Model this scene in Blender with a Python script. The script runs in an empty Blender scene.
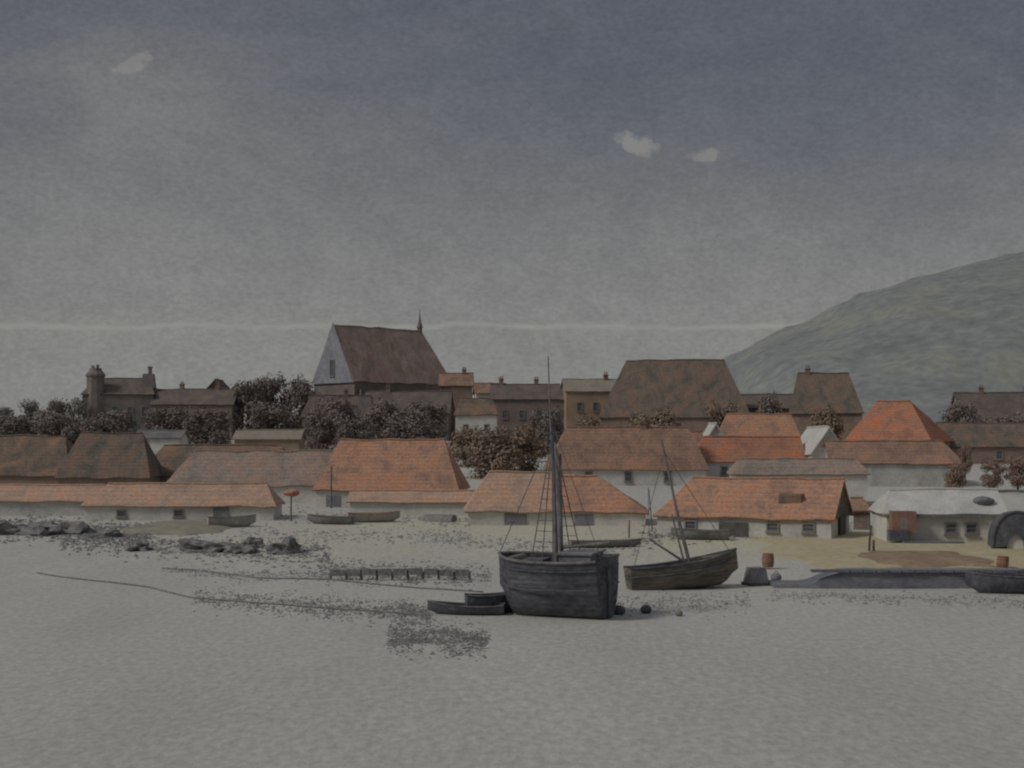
import bpy, bmesh, math, random
from mathutils import Vector, Matrix, noise as mn
R = math.radians
random.seed(11)
S = bpy.context.scene
COL = S.collection
F = 1407.0      # focal length in pixels of the 1024 px wide picture
CAMZ = 9.0      # eye height above the flats
HV = 440.0      # picture row of the horizon

# ------------------------------------------------------------------ materials
def lin(c):
    c /= 255.0
    return c / 12.92 if c <= .04045 else ((c + .055) / 1.055) ** 2.4
def alb(r, g, b, k=.48):
    return tuple(min(.85, lin(c) / k) for c in (r, g, b)) + (1,)

MATS = {}
def mat(name, c1, c2=None, scale=.35, stretch=(1, 1, 1), grain=.18, rough=.9, bump=.25, bscale=9,
        courses=0, c3=None, spec=.15, k=.48):
    """a dull weathered surface: two or three pigments in soft patches, fine grain, optional tile/plank courses"""
    if name in MATS: return MATS[name]
    m = bpy.data.materials.new(name); m.use_nodes = True
    nt = m.node_tree; N = nt.nodes; L = nt.links
    b = N['Principled BSDF']
    b.inputs['Roughness'].default_value = rough
    b.inputs['Specular IOR Level'].default_value = spec
    tc = N.new('ShaderNodeTexCoord'); oi = N.new('ShaderNodeObjectInfo')
    mp = N.new('ShaderNodeMapping'); mp.inputs['Scale'].default_value = stretch
    ad = N.new('ShaderNodeVectorMath'); ad.operation = 'ADD'
    sc = N.new('ShaderNodeVectorMath'); sc.operation = 'SCALE'
    cb = N.new('ShaderNodeCombineXYZ')
    for i in range(3): L.new(oi.outputs['Random'], cb.inputs[i])
    L.new(cb.outputs[0], sc.inputs[0]); sc.inputs['Scale'].default_value = 37.0
    L.new(tc.outputs['Object'], ad.inputs[0]); L.new(sc.outputs[0], ad.inputs[1])
    L.new(ad.outputs[0], mp.inputs['Vector'])
    n1 = N.new('ShaderNodeTexNoise'); n1.inputs['Scale'].default_value = scale; n1.inputs['Detail'].default_value = 6
    n1.inputs['Roughness'].default_value = .62; n1.inputs['Distortion'].default_value = .6
    L.new(mp.outputs[0], n1.inputs['Vector'])
    r = N.new('ShaderNodeValToRGB')
    a1 = alb(*c1, k=k); a2 = alb(*(c2 or c1), k=k)
    r.color_ramp.elements[0].position = .36; r.color_ramp.elements[0].color = a1
    r.color_ramp.elements[1].position = .64; r.color_ramp.elements[1].color = a2
    if c3:
        e = r.color_ramp.elements.new(.5); e.color = alb(*c3, k=k)
    L.new(n1.outputs['Fac'], r.inputs[0])
    # fine grain
    n2 = N.new('ShaderNodeTexNoise'); n2.inputs['Scale'].default_value = bscale * .55; n2.inputs['Detail'].default_value = 4
    L.new(mp.outputs[0], n2.inputs['Vector'])
    mr = N.new('ShaderNodeMapRange'); mr.inputs['From Min'].default_value = .3; mr.inputs['From Max'].default_value = .7
    mr.inputs['To Min'].default_value = 1 - grain; mr.inputs['To Max'].default_value = 1 + grain
    L.new(n2.outputs['Fac'], mr.inputs['Value'])
    mx = N.new('ShaderNodeVectorMath'); mx.operation = 'SCALE'
    L.new(r.outputs[0], mx.inputs[0]); L.new(mr.outputs[0], mx.inputs['Scale'])
    L.new(mx.outputs[0], b.inputs['Base Color'])
    n3 = N.new('ShaderNodeTexNoise'); n3.inputs['Scale'].default_value = bscale; n3.inputs['Detail'].default_value = 5
    L.new(mp.outputs[0], n3.inputs['Vector'])
    h = n3.outputs['Fac']
    if courses:
        w = N.new('ShaderNodeTexWave'); w.wave_type = 'BANDS'; w.bands_direction = 'Z'; w.wave_profile = 'SAW'
        w.inputs['Scale'].default_value = courses; w.inputs['Distortion'].default_value = 1.2
        w.inputs['Detail'].default_value = 2; w.inputs['Detail Scale'].default_value = 1.5
        L.new(tc.outputs['Object'], w.inputs['Vector'])
        am = N.new('ShaderNodeMath'); am.operation = 'ADD'
        L.new(n3.outputs['Fac'], am.inputs[0]); L.new(w.outputs['Fac'], am.inputs[1]); h = am.outputs[0]
    if courses:
        cr = N.new('ShaderNodeMapRange'); cr.inputs['To Min'].default_value = .86; cr.inputs['To Max'].default_value = 1.07
        L.new(w.outputs['Fac'], cr.inputs['Value'])
        m2 = N.new('ShaderNodeVectorMath'); m2.operation = 'SCALE'; L.new(mx.outputs[0], m2.inputs[0]); L.new(cr.outputs[0], m2.inputs['Scale'])
        L.new(m2.outputs[0], b.inputs['Base Color'])
    bp = N.new('ShaderNodeBump'); bp.inputs['Strength'].default_value = bump; bp.inputs['Distance'].default_value = .06
    L.new(h, bp.inputs['Height']); L.new(bp.outputs[0], b.inputs['Normal'])
    MATS[name] = m
    return m

def roofmat(name, c1, c2, c3=None):
    return mat(name, c1, c2, scale=.3, stretch=(1.5, 1.5, .6), grain=.2, bump=.5, bscale=5, courses=.75, c3=c3)

M = {}
M['orange'] = roofmat('orange pantiles', (106, 85, 74), (130, 94, 74), (126, 97, 80))
M['pale_orange'] = roofmat('faded orange pantiles', (118, 99, 87), (136, 107, 88), (128, 108, 94))
M['red'] = roofmat('bright red pantiles', (108, 76, 63), (132, 82, 61), (118, 86, 70))
M['redbrown'] = roofmat('red brown tiles', (94, 76, 67), (118, 90, 76), (106, 86, 74))
M['pink'] = roofmat('pinkish tiles', (94, 86, 80), (118, 98, 86), (108, 97, 89))
M['brown'] = roofmat('brown tiles', (72, 65, 59), (104, 82, 69), (88, 76, 66))
M['dark_brown'] = roofmat('dark brown tiles', (68, 65, 60), (94, 76, 65), (84, 75, 67))
M['umber'] = roofmat('umber slates', (72, 67, 64), (86, 77, 71), (78, 71, 66))
M['church_tiles'] = roofmat('weathered church tiles', (104, 95, 88), (120, 110, 102), (116, 99, 89))
M['slate'] = roofmat('grey slates', (76, 76, 78), (92, 90, 88))
M['olive_roof'] = roofmat('olive thatch', (98, 92, 83), (110, 102, 92))
M['white_roof'] = mat('pale lead roof', (121, 120, 116), (132, 131, 127), scale=.5, grain=.12, k=.42)
M['white'] = mat('chalky limewash', (120, 119, 115), (134, 132, 127), scale=.5, grain=.1, k=.36)
M['greywall'] = mat('grey render', (108, 107, 104), (126, 125, 120), scale=.5, grain=.12, k=.37)
M['stone'] = mat('grey stone', (92, 93, 98), (112, 112, 114), scale=.6, grain=.2)
M['darkstone'] = mat('sooty stone', (76, 72, 70), (92, 86, 81), scale=.35, grain=.2, c3=(82, 77, 74), k=.42)
M['darkwall'] = mat('dark brick', (78, 71, 67), (92, 82, 76), scale=.35, grain=.2, k=.42)
M['brownwall'] = mat('brown brick', (86, 75, 68), (104, 89, 79), scale=.35, grain=.2, k=.42)
M['tan'] = mat('tan render', (102, 92, 78), (122, 104, 88), scale=.3, grain=.1)
M['brick'] = mat('chimney brick', (88, 74, 67), (104, 88, 79), scale=.6)
M['glass'] = mat('dark panes', (54, 56, 60), (66, 68, 72), rough=.25, spec=.5, grain=.05, bump=.02)
M['frame'] = mat('weathered paint', (88, 86, 83), (102, 100, 96), scale=2, grain=.05)
M['door'] = mat('rust red boards', (94, 73, 64), (108, 84, 73), scale=1.2)
M['darkdoor'] = mat('dark boards', (60, 57, 56), (74, 70, 67), scale=1.2)
M['tar'] = mat('tarred planks', (56, 57, 61), (80, 80, 83), scale=.5, stretch=(.7, .7, 1.8), grain=.3, courses=1.2, bump=.4, bscale=6, c3=(66, 66, 70), rough=.8)
M['tarbrown'] = mat('tarred brown planks', (66, 65, 61), (92, 85, 76), scale=.7, stretch=(.5, .5, 2), grain=.3, courses=1.6, bump=.5, bscale=6, c3=(78, 74, 69))
M['black'] = mat('black pitch', (56, 57, 62), (72, 73, 77), scale=1.2, grain=.25, rough=.7)
M['deck'] = mat('grey deck boards', (70, 70, 70), (92, 90, 87), scale=1.5, grain=.2)
M['spar'] = mat('weathered spar', (76, 74, 74), (96, 92, 90), scale=1.5)
M['rope'] = mat('tarred rope', (58, 58, 60), (80, 79, 78), scale=2)
M['sail'] = mat('furled canvas', (84, 84, 85), (108, 106, 104), scale=1.2)
M['tarp'] = mat('grey canvas', (86, 86, 89), (100, 99, 101), scale=1)
M['rust'] = mat('rusty iron', (90, 62, 52), (110, 76, 60), scale=1.5)
M['redpaint'] = mat('red paint', (118, 82, 69), (128, 94, 80), scale=1.5)
M['palehull'] = mat('pale painted planks', (112, 110, 104), (126, 123, 116), scale=1, courses=1.6, bump=.3)
M['greyhull'] = mat('grey painted planks', (82, 82, 82), (104, 102, 98), scale=1, courses=1.6, bump=.3)
M['quay'] = mat('slate grey masonry', (74, 75, 81), (96, 96, 99), scale=.5, stretch=(.6, 1, 1.6), grain=.2, c3=(85, 86, 90))
M['rock'] = mat('wet rock', (72, 71, 72), (96, 94, 92), scale=1.1, grain=.35, bump=.6, bscale=5)
M['weed'] = mat('dark wrack', (76, 76, 76), (98, 97, 94), scale=2, grain=.3)
M['weedpale'] = mat('grey wrack', (92, 92, 91), (110, 109, 106), scale=2, grain=.3)
M['sandy'] = mat('ochre sand', (124, 116, 91), (130, 124, 106), scale=.22, grain=.14, bump=.5, bscale=3, c3=(127, 119, 97))
M['olive'] = mat('olive silt', (92, 89, 79), (108, 104, 94), scale=.4, grain=.15, bump=.5, bscale=3)
M['track'] = mat('brown gravel', (96, 83, 68), (108, 94, 78), scale=.5, grain=.15, bump=.5, bscale=4)
M['bark'] = mat('bark', (60, 54, 50), (78, 70, 64), scale=2)
def leafmat(n, a, b): return mat(n, a, b, scale=.45, grain=.25, bump=0)
M['leaf_dark'] = leafmat('dark umber foliage', (82, 76, 73), (97, 89, 84))
M['leaf_grey'] = leafmat('grey green foliage', (88, 88, 85), (110, 107, 101))
M['leaf_brown'] = leafmat('brown autumn foliage', (88, 78, 68), (112, 98, 84))
M['leaf_rust'] = leafmat('russet foliage', (98, 82, 74), (114, 97, 88))
M['hill'] = mat('moorland', (86, 89, 87), (99, 100, 93), scale=.03, stretch=(1, .8, 1.2), grain=.17, bump=.5, bscale=.3, c3=(92, 95, 94))

# ------------------------------------------------------------------ helpers
def prop(o, label=None, cat=None, group=None, kind=None):
    if label: o['label'] = label
    if cat: o['category'] = cat
    if group: o['group'] = group
    if kind: o['kind'] = kind
    return o
def thing(name, label, cat, loc, rz=0, group=None, rot=None):
    o = bpy.data.objects.new(name, None); COL.objects.link(o)
    o.empty_display_size = .5
    o.location = loc; o.rotation_euler = rot or (0, 0, rz)
    return prop(o, label, cat, group)

def smoothstep(a, b, x):
    t = max(0, min(1, (x - a) / (b - a))); return t * t * (3 - 2 * t)
HP = [(0, 0), (92, 0), (105, .1), (120, .35), (150, 1.0), (175, 1.9), (200, 4.0), (230, 6.2), (260, 8.0), (300, 9.6), (345, 10.3), (5000, 10.3)]
def H(y):
    for (a, ha), (b, hb) in zip(HP, HP[1:]):
        if y <= b:
            return ha + (hb - ha) * max(0, (y - a)) / (b - a)
    return HP[-1][1]
def G(x, y):
    n = mn.noise(Vector((x * .05, y * .03, 0))) * .12 + mn.noise(Vector((x * .2, y * .1, 3))) * .05
    return H(y) + n * min(1, 40 / max(y, 1) + .6)
def X(px, y): return (px - 512) * y / F
def Z(v, y): return CAMZ - (v - HV) * y / F
def gy(v):
    """distance at which the ground shows on picture row v"""
    lo, hi = 20, 300
    for _ in range(50):
        m = (lo + hi) / 2
        if HV + F * (CAMZ - H(m)) / m > v: lo = m
        else: hi = m
    return lo

class MB:
    def __init__(s): s.v = []; s.f = []
    def add(s, vs, fs):
        o = len(s.v); s.v += [tuple(p) for p in vs]; s.f += [tuple(i + o for i in f) for f in fs]; return s
    def box(s, c, d, rz=0, top=1.0):
        x, y, z = d[0] / 2, d[1] / 2, d[2] / 2; cr, sr = math.cos(rz), math.sin(rz)
        vs = []
        for zz in (-z, z):
            t = top if zz > 0 else 1
            for xx, yy in ((-x, -y), (x, -y), (x, y), (-x, y)):
                xx *= t; yy *= t
                vs.append((c[0] + xx * cr - yy * sr, c[1] + xx * sr + yy * cr, c[2] + zz))
        return s.add(vs, [(3, 2, 1, 0), (4, 5, 6, 7), (0, 1, 5, 4), (1, 2, 6, 5), (2, 3, 7, 6), (3, 0, 4, 7)])
    def tube(s, pts, r, n=6):
        pts = [Vector(p) for p in pts]; k = len(pts)
        rs = r if isinstance(r, (list, tuple)) else [r] * k
        base = len(s.v); 
        for i, p in enumerate(pts):
            d = (pts[min(i + 1, k - 1)] - pts[max(i - 1, 0)]).normalized()
            u = d.cross(Vector((0, 0, 1)) if abs(d.z) < .9 else Vector((1, 0, 0))).normalized(); w = d.cross(u)
            for j in range(n):
                a = 2 * math.pi * j / n
                s.v.append(tuple(p + (u * math.cos(a) + w * math.sin(a)) * rs[i]))
        for i in range(k - 1):
            for j in range(n):
                a = base + i * n + j; b = base + i * n + (j + 1) % n
                s.f.append((a, b, b + n, a + n))
        s.f.append(tuple(base + j for j in range(n))[::-1]); s.f.append(tuple(base + (k - 1) * n + j for j in range(n)))
        return s
    def blob(s, c, r, seed=0, sub=2, amp=.25, fl=.0):
        bm = bmesh.new(); bmesh.ops.create_icosphere(bm, subdivisions=sub, radius=1)
        vs = []
        for v in bm.verts:
            p = v.co.copy(); k = 1 + amp * mn.noise(p * 1.7 + Vector((seed * 3.1, seed, 0)))
            z = p.z * k
            if z < -fl and fl: z = -fl
            vs.append((c[0] + p.x * k * r[0], c[1] + p.y * k * r[1], c[2] + z * r[2]))
        bm.verts.index_update()
        fs = [tuple(v.index for v in f.verts) for f in bm.faces]; bm.free()
        return s.add(vs, fs)
    def lathe(s, prof, n=12, c=(0, 0, 0)):
        base = len(s.v)
        for r, z in prof:
            for j in range(n):
                a = 2 * math.pi * j / n; s.v.append((c[0] + r * math.cos(a), c[1] + r * math.sin(a), c[2] + z))
        for i in range(len(prof) - 1):
            for j in range(n):
                a = base + i * n + j; b = base + i * n + (j + 1) % n; s.f.append((a, b, b + n, a + n))
        return s
    def build(s, name, m, parent=None, loc=(0, 0, 0), rz=0, smooth=False, solid=0):
        me = bpy.data.meshes.new(name); me.from_pydata(s.v, [], s.f)
        bm = bmesh.new(); bm.from_mesh(me)
        bmesh.ops.remove_doubles(bm, verts=bm.verts, dist=1e-4)
        if solid:
            bmesh.ops.recalc_face_normals(bm, faces=bm.faces)
            bmesh.ops.solidify(bm, geom=list(bm.faces), thickness=solid)
        bmesh.ops.recalc_face_normals(bm, faces=bm.faces)
        bm.to_mesh(me); bm.free()
        if smooth:
            for p in me.polygons: p.use_smooth = True
        me.materials.append(m)
        o = bpy.data.objects.new(name, me); COL.objects.link(o)
        o.location = loc; o.rotation_euler = (0, 0, rz)
        if parent: o.parent = parent
        return o
def raw(name, v, f, m, parent=None, smooth=True):
    me = bpy.data.meshes.new(name); me.from_pydata(v, [], f); me.materials.append(m)
    if smooth:
        for p in me.polygons: p.use_smooth = True
    o = bpy.data.objects.new(name, me); COL.objects.link(o)
    if parent: o.parent = parent
    return o

def patch(mb, a, b, c, d, nu, nv, amp, seed):
    """a wavering slope a-b (eave) to d-c (ridge)"""
    a, b, c, d = map(Vector, (a, b, c, d)); base = len(mb.v)
    for j in range(nv + 1):
        for i in range(nu + 1):
            u, t = i / nu, j / nv
            p = (a * (1 - u) + b * u) * (1 - t) + (d * (1 - u) + c * u) * t
            q = p * .35 + Vector((seed * 5.3, seed * 2.1, 0))
            p = p + Vector((0, 0, 1)) * mn.noise(q) * amp + Vector((0, 0, 1)) * mn.noise(q * 3.1) * amp * .4
            mb.v.append(tuple(p))
    for j in range(nv):
        for i in range(nu):
            k = base + j * (nu + 1) + i; mb.f.append((k, k + 1, k + nu + 2, k + nu + 1))

SEED = [0]
def window(parent, x, y, z, w, h, ax=0):
    """a framed window on a wall: ax 0 faces -y, 1 faces -x, 2 faces +x"""
    f = MB()
    for dx in (-w / 2, w / 2): f.box((dx, -.05, 0), (.14, .14, h + .14))
    f.box((0, -.05, h / 2), (w - .14, .14, .14)); f.box((0, -.05, -h / 2), (w - .14, .14, .14))
    f.box((0, -.04, 0), (w - .14, .06, .07))
    rz = (0, -math.pi / 2, math.pi / 2)[ax]
    o = f.build('window', M['frame'], parent, (x, y, z), rz)
    MB().box((0, -.012, 0), (w - .146, .02, h - .146)).build('pane', M['glass'], o)
    MB().box((0, -.12, -h / 2 - .13), (w + .3, .22, .1)).build('sill', M['frame'], o)
    return o

def house(label, px0, px1, vr, ve, y, d, roof, wall, name='house', cat='house', rz=0, hl=0, hr=0, gable=False,
          chim=(), wins=None, door=None, base=None, group=None, ov=.35, amp=.14, doormat='darkdoor'):
    SEED[0] += 1; sd = SEED[0]
    th = R(rz)
    W = (px1 - px0) * y / F; xc = (X(px0, y) + X(px1, y)) / 2
    w = (W - abs(d * math.sin(th))) / math.cos(th)
    zb = H(y - d / 2) if base is None else base
    t = thing(name, label, cat, (xc, y, zb), th, group)
    if gable: zr = Z(vr, y - d / 2) - zb
    else: zr = Z(vr, y) - zb
    ze = Z(ve, y - d / 2) - zb
    hw, hd = w / 2, d / 2
    # walls as one closed shell
    wb = MB(); z0 = -1.2
    if not gable:
        pr = [(-hd, z0), (hd, z0), (hd, ze), (0, zr - .08), (-hd, ze)] 
        top = zr - .08
        def end(x, hip):
            if hip: return [(x, -hd, z0), (x, hd, z0), (x, hd, ze), (x, 0, ze), (x, -hd, ze)]
            return [(x, -hd, z0), (x, hd, z0), (x, hd, ze), (x, 0, top), (x, -hd, ze)]
        a = end(-hw, hl > 0); b = end(hw, hr > 0)
        if hl > 0: 
            pass
        wb.add(a + b, [(0, 1, 2, 3, 4), (9, 8, 7, 6, 5), (0, 5, 6, 1), (1, 6, 7, 2), (2, 7, 8, 3), (3, 8, 9, 4), (4, 9, 5, 0)])
    else:
        a = [(-hw, -hd, z0), (hw, -hd, z0), (hw, -hd, ze), (0, -hd, zr - .08), (-hw, -hd, ze)]
        b = [(p[0], hd, p[2]) for p in a]
        wb.add(a + b, [(0, 1, 2, 3, 4), (9, 8, 7, 6, 5), (0, 5, 6, 1), (1, 6, 7, 2), (2, 7, 8, 3), (3, 8, 9, 4), (4, 9, 5, 0)])
    if hl > 0 or hr > 0:     # hipped: keep the shell below the hip slopes
        wb = MB(); wb.box((0, 0, (ze - .1 + z0) / 2), (w, d, ze - .1 - z0))
        if hl == 0 or hr == 0:
            s = -1 if hl == 0 else 1
            wb.add([(s * hw, -hd, ze - .1), (s * hw, hd, ze - .1), (s * hw, 0, zr - .1), (s * (hw - .5), -hd, ze - .1), (s * (hw - .5), hd, ze - .1), (s * (hw - .5), 0, zr - .1)],
                   [(0, 1, 2), (5, 4, 3), (0, 3, 4, 1), (1, 4, 5, 2), (2, 5, 3, 0)])
    wb.build('wall', M[wall], t)
    # roof
    rb = MB(); sl = (zr - ze) / hd if not gable else (zr - ze) / hw
    k = .12; zr2 = zr + k; 
    if not gable:
        e = ze + k - ov * sl * .9; yo = hd + ov
        xl = -hw - ov; xr = hw + ov
        rl = (xl + hl, 0, zr2); rr = (xr - hr, 0, zr2)
        nu = max(4, int(w / 1.2)); nv = max(3, int(d / 2))
        patch(rb, (xl, -yo, e), (xr, -yo, e), rr, rl, nu, nv, amp, sd)
        patch(rb, (xr, yo, e), (xl, yo, e), rl, rr, nu, nv, amp, sd)
        if hl: patch(rb, (xl, yo, e), (xl, -yo, e), rl, rl, 5, nv, amp, sd)
        if hr: patch(rb, (xr, -yo, e), (xr, yo, e), rr, rr, 5, nv, amp, sd)
    else:
        e = ze + k - ov * sl * .9; xo = hw + ov; yo = hd + ov
        nu = max(4, int(d / 1.2)); nv = max(3, int(w / 2))
        patch(rb, (-xo, yo, e), (-xo, -yo, e), (0, -yo, zr2), (0, yo, zr2), nu, nv, amp, sd)
        patch(rb, (xo, -yo, e), (xo, yo, e), (0, yo, zr2), (0, -yo, zr2), nu, nv, amp, sd)
    ro = rb.build('roof', M[roof], t, solid=.16)
    # ridge tiles are a sub-part
    rg = MB()
    if not gable: p0, p1 = Vector(rl), Vector(rr)
    else: p0, p1 = Vector((0, -yo, zr2)), Vector((0, yo, zr2))
    n = 10; pts = []
    for i in range(n + 1):
        p = p0.lerp(p1, i / n); q = p * .35 + Vector((sd * 5.3, sd * 2.1, 0))
        pts.append(p + Vector((0, 0, mn.noise(q) * amp + mn.noise(q * 3.1) * amp * .4 + .02)))
    rg.tube(pts, .14, 6).build('ridge_tiles', M[roof], ro)
    for (fx, hh) in chim:
        c = MB(); cx = fx * hw; cw = .85
        cz = zr + .1
        c.box((cx, 0, cz + hh / 2 - .6), (cw, .7, hh + 1.2)); c.box((cx, 0, cz + hh + .07), (cw + .22, .92, .16))
        co = c.build('chimney', M['brick'], ro)
        for s in (-.2, .2): MB().lathe([(.0, 0), (.15, 0), (.12, .45), (.15, .5), (.09, .5), (.0, .48)], 8, (cx + s, 0, cz + hh + .15)).build('chimney_pot', M['brick'], co)
    if wins:
        for (fx, fz, ww, wh) in wins: window(t, fx * hw, -hd, fz * ze, ww, wh)
    if door is not None:
        fx, dw, dh = door
        MB().box((fx * hw, -hd - .03, dh / 2), (dw, .12, dh)).build('door', M[doormat], t)
    t['zr'] = zr; t['ze'] = ze; t['w'] = w
    for q in ('zr', 'ze', 'w'): pass
    return t
def dims(t):
    r = (t['w'], t['zr'], t['ze']); return r

# ------------------------------------------------------------------ ground
def axis(vals):
    return vals
ys = []
y = 14.0
while y < 360: ys.append(y); y += max(.5, y * .011)
while y < 6000: ys.append(y); y *= 1.18
xs = []
for i in range(-90, 91): xs.append(i)
gv = []; gf = []
for yy in ys:
    for i in xs:
        xx = i / 90 * (yy * .55 + 12) if yy < 360 else i / 90 * (yy * 1.1 + 30)
        gv.append((xx, yy, G(xx, yy)))
nx = len(xs)
for j in range(len(ys) - 1):
    for i in range(nx - 1):
        k = j * nx + i; gf.append((k, k + 1, k + nx + 1, k + nx))
def ground_material():
    m = bpy.data.materials.new('pale silt'); m.use_nodes = True
    nt = m.node_tree; N = nt.nodes; L = nt.links; b = N['Principled BSDF']
    b.inputs['Roughness'].default_value = .85; b.inputs['Specular IOR Level'].default_value = .12
    tc = N.new('ShaderNodeTexCoord')
    def noise(scale, st, det=6, rough=.6):
        mp = N.new('ShaderNodeMapping'); mp.inputs['Scale'].default_value = st
        L.new(tc.outputs['Object'], mp.inputs['Vector'])
        n = N.new('ShaderNodeTexNoise'); n.inputs['Scale'].default_value = scale; n.inputs['Detail'].default_value = det
        n.inputs['Roughness'].default_value = rough; L.new(mp.outputs[0], n.inputs['Vector']); return n
    n1 = noise(.09, (1, .35, 1)); r1 = N.new('ShaderNodeValToRGB')
    r1.color_ramp.elements[0].position = .34; r1.color_ramp.elements[0].color = alb(122, 121, 117)
    r1.color_ramp.elements[1].position = .66; r1.color_ramp.elements[1].color = alb(132, 130, 124)
    L.new(n1.outputs['Fac'], r1.inputs[0])
    n2 = noise(3.2, (1, .5, 1), 5, .7)
    mr = N.new('ShaderNodeMapRange'); mr.inputs['From Min'].default_value = .3; mr.inputs['From Max'].default_value = .7
    mr.inputs['To Min'].default_value = .8; mr.inputs['To Max'].default_value = 1.2
    L.new(n2.outputs['Fac'], mr.inputs['Value'])
    mx = N.new('ShaderNodeVectorMath'); mx.operation = 'SCALE'; L.new(r1.outputs[0], mx.inputs[0]); L.new(mr.outputs[0], mx.inputs['Scale'])
    # a strip of creamy sand along the upper shore
    sp = N.new('ShaderNodeSeparateXYZ'); L.new(tc.outputs['Object'], sp.inputs[0])
    def ramp(a, c, src):
        q = N.new('ShaderNodeMapRange'); q.inputs['From Min'].default_value = a; q.inputs['From Max'].default_value = c; L.new(src, q.inputs['Value']); return q.outputs[0]
    n5 = noise(.06, (1, .8, 1), 5)
    def mul(a, c):
        q = N.new('ShaderNodeMath'); q.operation = 'MULTIPLY'; L.new(a, q.inputs[0]); L.new(c, q.inputs[1]); return q.outputs[0]
    f = mul(mul(ramp(98, 116, sp.outputs['Y']), ramp(158, 136, sp.outputs['Y'])), mul(ramp(.3, .55, n5.outputs['Fac']), ramp(-34, -10, sp.outputs['X'])))
    mc = N.new('ShaderNodeMix'); mc.data_type = 'RGBA'; L.new(f, mc.inputs[0]); L.new(r1.outputs[0], mc.inputs[6]); mc.inputs[7].default_value = alb(132, 129, 115)
    L.new(mc.outputs[2], mx.inputs[0])
    L.new(mx.outputs[0], b.inputs['Base Color'])
    n3 = noise(1.6, (1, .6, 1), 6, .65)
    bp = N.new('ShaderNodeBump'); bp.inputs['Strength'].default_value = .35; bp.inputs['Distance'].default_value = .12
    L.new(n3.outputs['Fac'], bp.inputs['Height']); L.new(bp.outputs[0], b.inputs['Normal'])
    return m
prop(raw('ground', gv, gf, ground_material()), kind='structure')

def bank(name, px0, px1, v0, v1, m, hgt, seed, slant=0):
    """a low bank on the flats between picture rows v0 (far) and v1 (near)"""
    ya, yb = gy(v0), gy(v1); yc = (ya + yb) / 2; ry = abs(ya - yb) / 2
    xc = X((px0 + px1) / 2, yc); rx = (px1 - px0) / 2 * yc / F
    vs = []; fs = []; nr, na = 10, 64
    for i in range(nr + 1):
        q = i / nr
        for j in range(na):
            a = 2 * math.pi * j / na
            k = q * (1 + .28 * mn.noise(Vector((math.cos(a) * 2.2 + seed, math.sin(a) * 2.2, seed))))
            cx = math.copysign(abs(math.cos(a)) ** .6, math.cos(a)); sy = math.copysign(abs(math.sin(a)) ** .7, math.sin(a))
            xx = xc + rx * k * cx; yy = yc + ry * k * sy + slant * k * cx
            prof = (1 - q ** 3)
            vs.append((xx, yy, G(xx, yy) + .1 + hgt * prof * (1 + .25 * mn.noise(Vector((xx * .3, yy * .3, seed)))) - .3 * q ** 8))
    for i in range(nr):
        for j in range(na):
            k = i * na + j; l = i * na + (j + 1) % na; fs.append((k, l, l + na, k + na))
    o = raw(name, vs, fs, m); prop(o, kind='structure'); return o
bank('sand_bank', 735, 1090, 530, 574, M['sandy'], .12, 1.3)
bank('gravel_track', 850, 992, 551, 570, M['track'], .3, 4.1)
bank('silt_bank', 128, 242, 520, 536, M['olive'], .25, 2.2)

# hill
hp = [(560, 470), (640, 442), (690, 400), (712, 372), (735, 353), (770, 338), (800, 325), (850, 302), (900, 286), (960, 271), (1024, 257), (1150, 235), (1300, 228), (1500, 250), (1800, 340), (2200, 450)]
def hv(px):
    if px <= hp[0][0]: return 470
    for (a, va), (b, vb) in zip(hp, hp[1:]):
        if px <= b: 
            t = (px - a) / (b - a); return va + (vb - va) * t
    return 470
def hill_z(x, y):
    yc = 1000
    top = Z(hv(512 + x * F / yc), yc) - 10
    q = (y - yc) / (360 if y < yc else 520)
    fall = max(0, 1 - q * q) ** .9
    n = mn.noise(Vector((x * .012, y * .012, 5))) * 8 + mn.noise(Vector((x * .045, y * .03, 1))) * 3 + mn.noise(Vector((x * .13, y * .1, 2))) * 1.2
    return 9 + max(-8, top * fall + n * smoothstep(0, 30, top * fall))
vs = []; fs = []; nX, nY = 150, 60
for j in range(nY + 1):
    yy = 630 + j / nY * 880
    for i in range(nX + 1):
        xx = 20 + i / nX * 1150; vs.append((xx, yy, hill_z(xx, yy)))
for j in range(nY):
    for i in range(nX):
        k = j * (nX + 1) + i; fs.append((k, k + 1, k + nX + 2, k + nX + 1))
prop(raw('hill', vs, fs, M['hill']), kind='structure')
# ------------------------------------------------------------------ the town
# far ridge
ch = house('great church with a steep brown roof, pale grey gable and thin spirelet', 317, 451, 329, 381, 305, 14, 'church_tiles', 'darkstone',
           'church', 'church', rz=44, hr=3.2, base=9.2, amp=.25)
w, zr, ze = dims(ch); hw = w / 2
gb = MB(); gb.add([(-hw - .16, -7.1, ze - .6), (-hw - .16, 7.1, ze - .6), (-hw - .16, 0, zr + .55), (-hw - .4, -7.1, ze - .6), (-hw - .4, 7.1, ze - .6), (-hw - .4, 0, zr + .55)],
                  [(0, 1, 2), (5, 4, 3), (0, 3, 4, 1), (1, 4, 5, 2), (2, 5, 3, 0)])
gp = gb.build('gable', M['stone'], ch); gp['label'] = 'pale grey stone gable'
window(gp, -hw - .4, 0, ze + 2.6, 1.6, 3.4, 1)
sp = MB().lathe([(.55, 0), (.55, 1.0), (.75, 1.05), (.7, 1.2), (.28, 2.4), (.08, 4.2), (0, 4.3)], 8, (hw - 3.3, 0, zr - .2)).build('spirelet', M['darkstone'], ch)
MB().tube([(hw - 3.3, 0, zr + 4), (hw - 3.3, 0, zr + 4.9)], .06).build('finial', M['black'], sp)
for fx in (-.72, -.36, 0, .36, .72):
    window(ch, fx * hw, -7, ze * .55, 1.4, 5.0)
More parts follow.
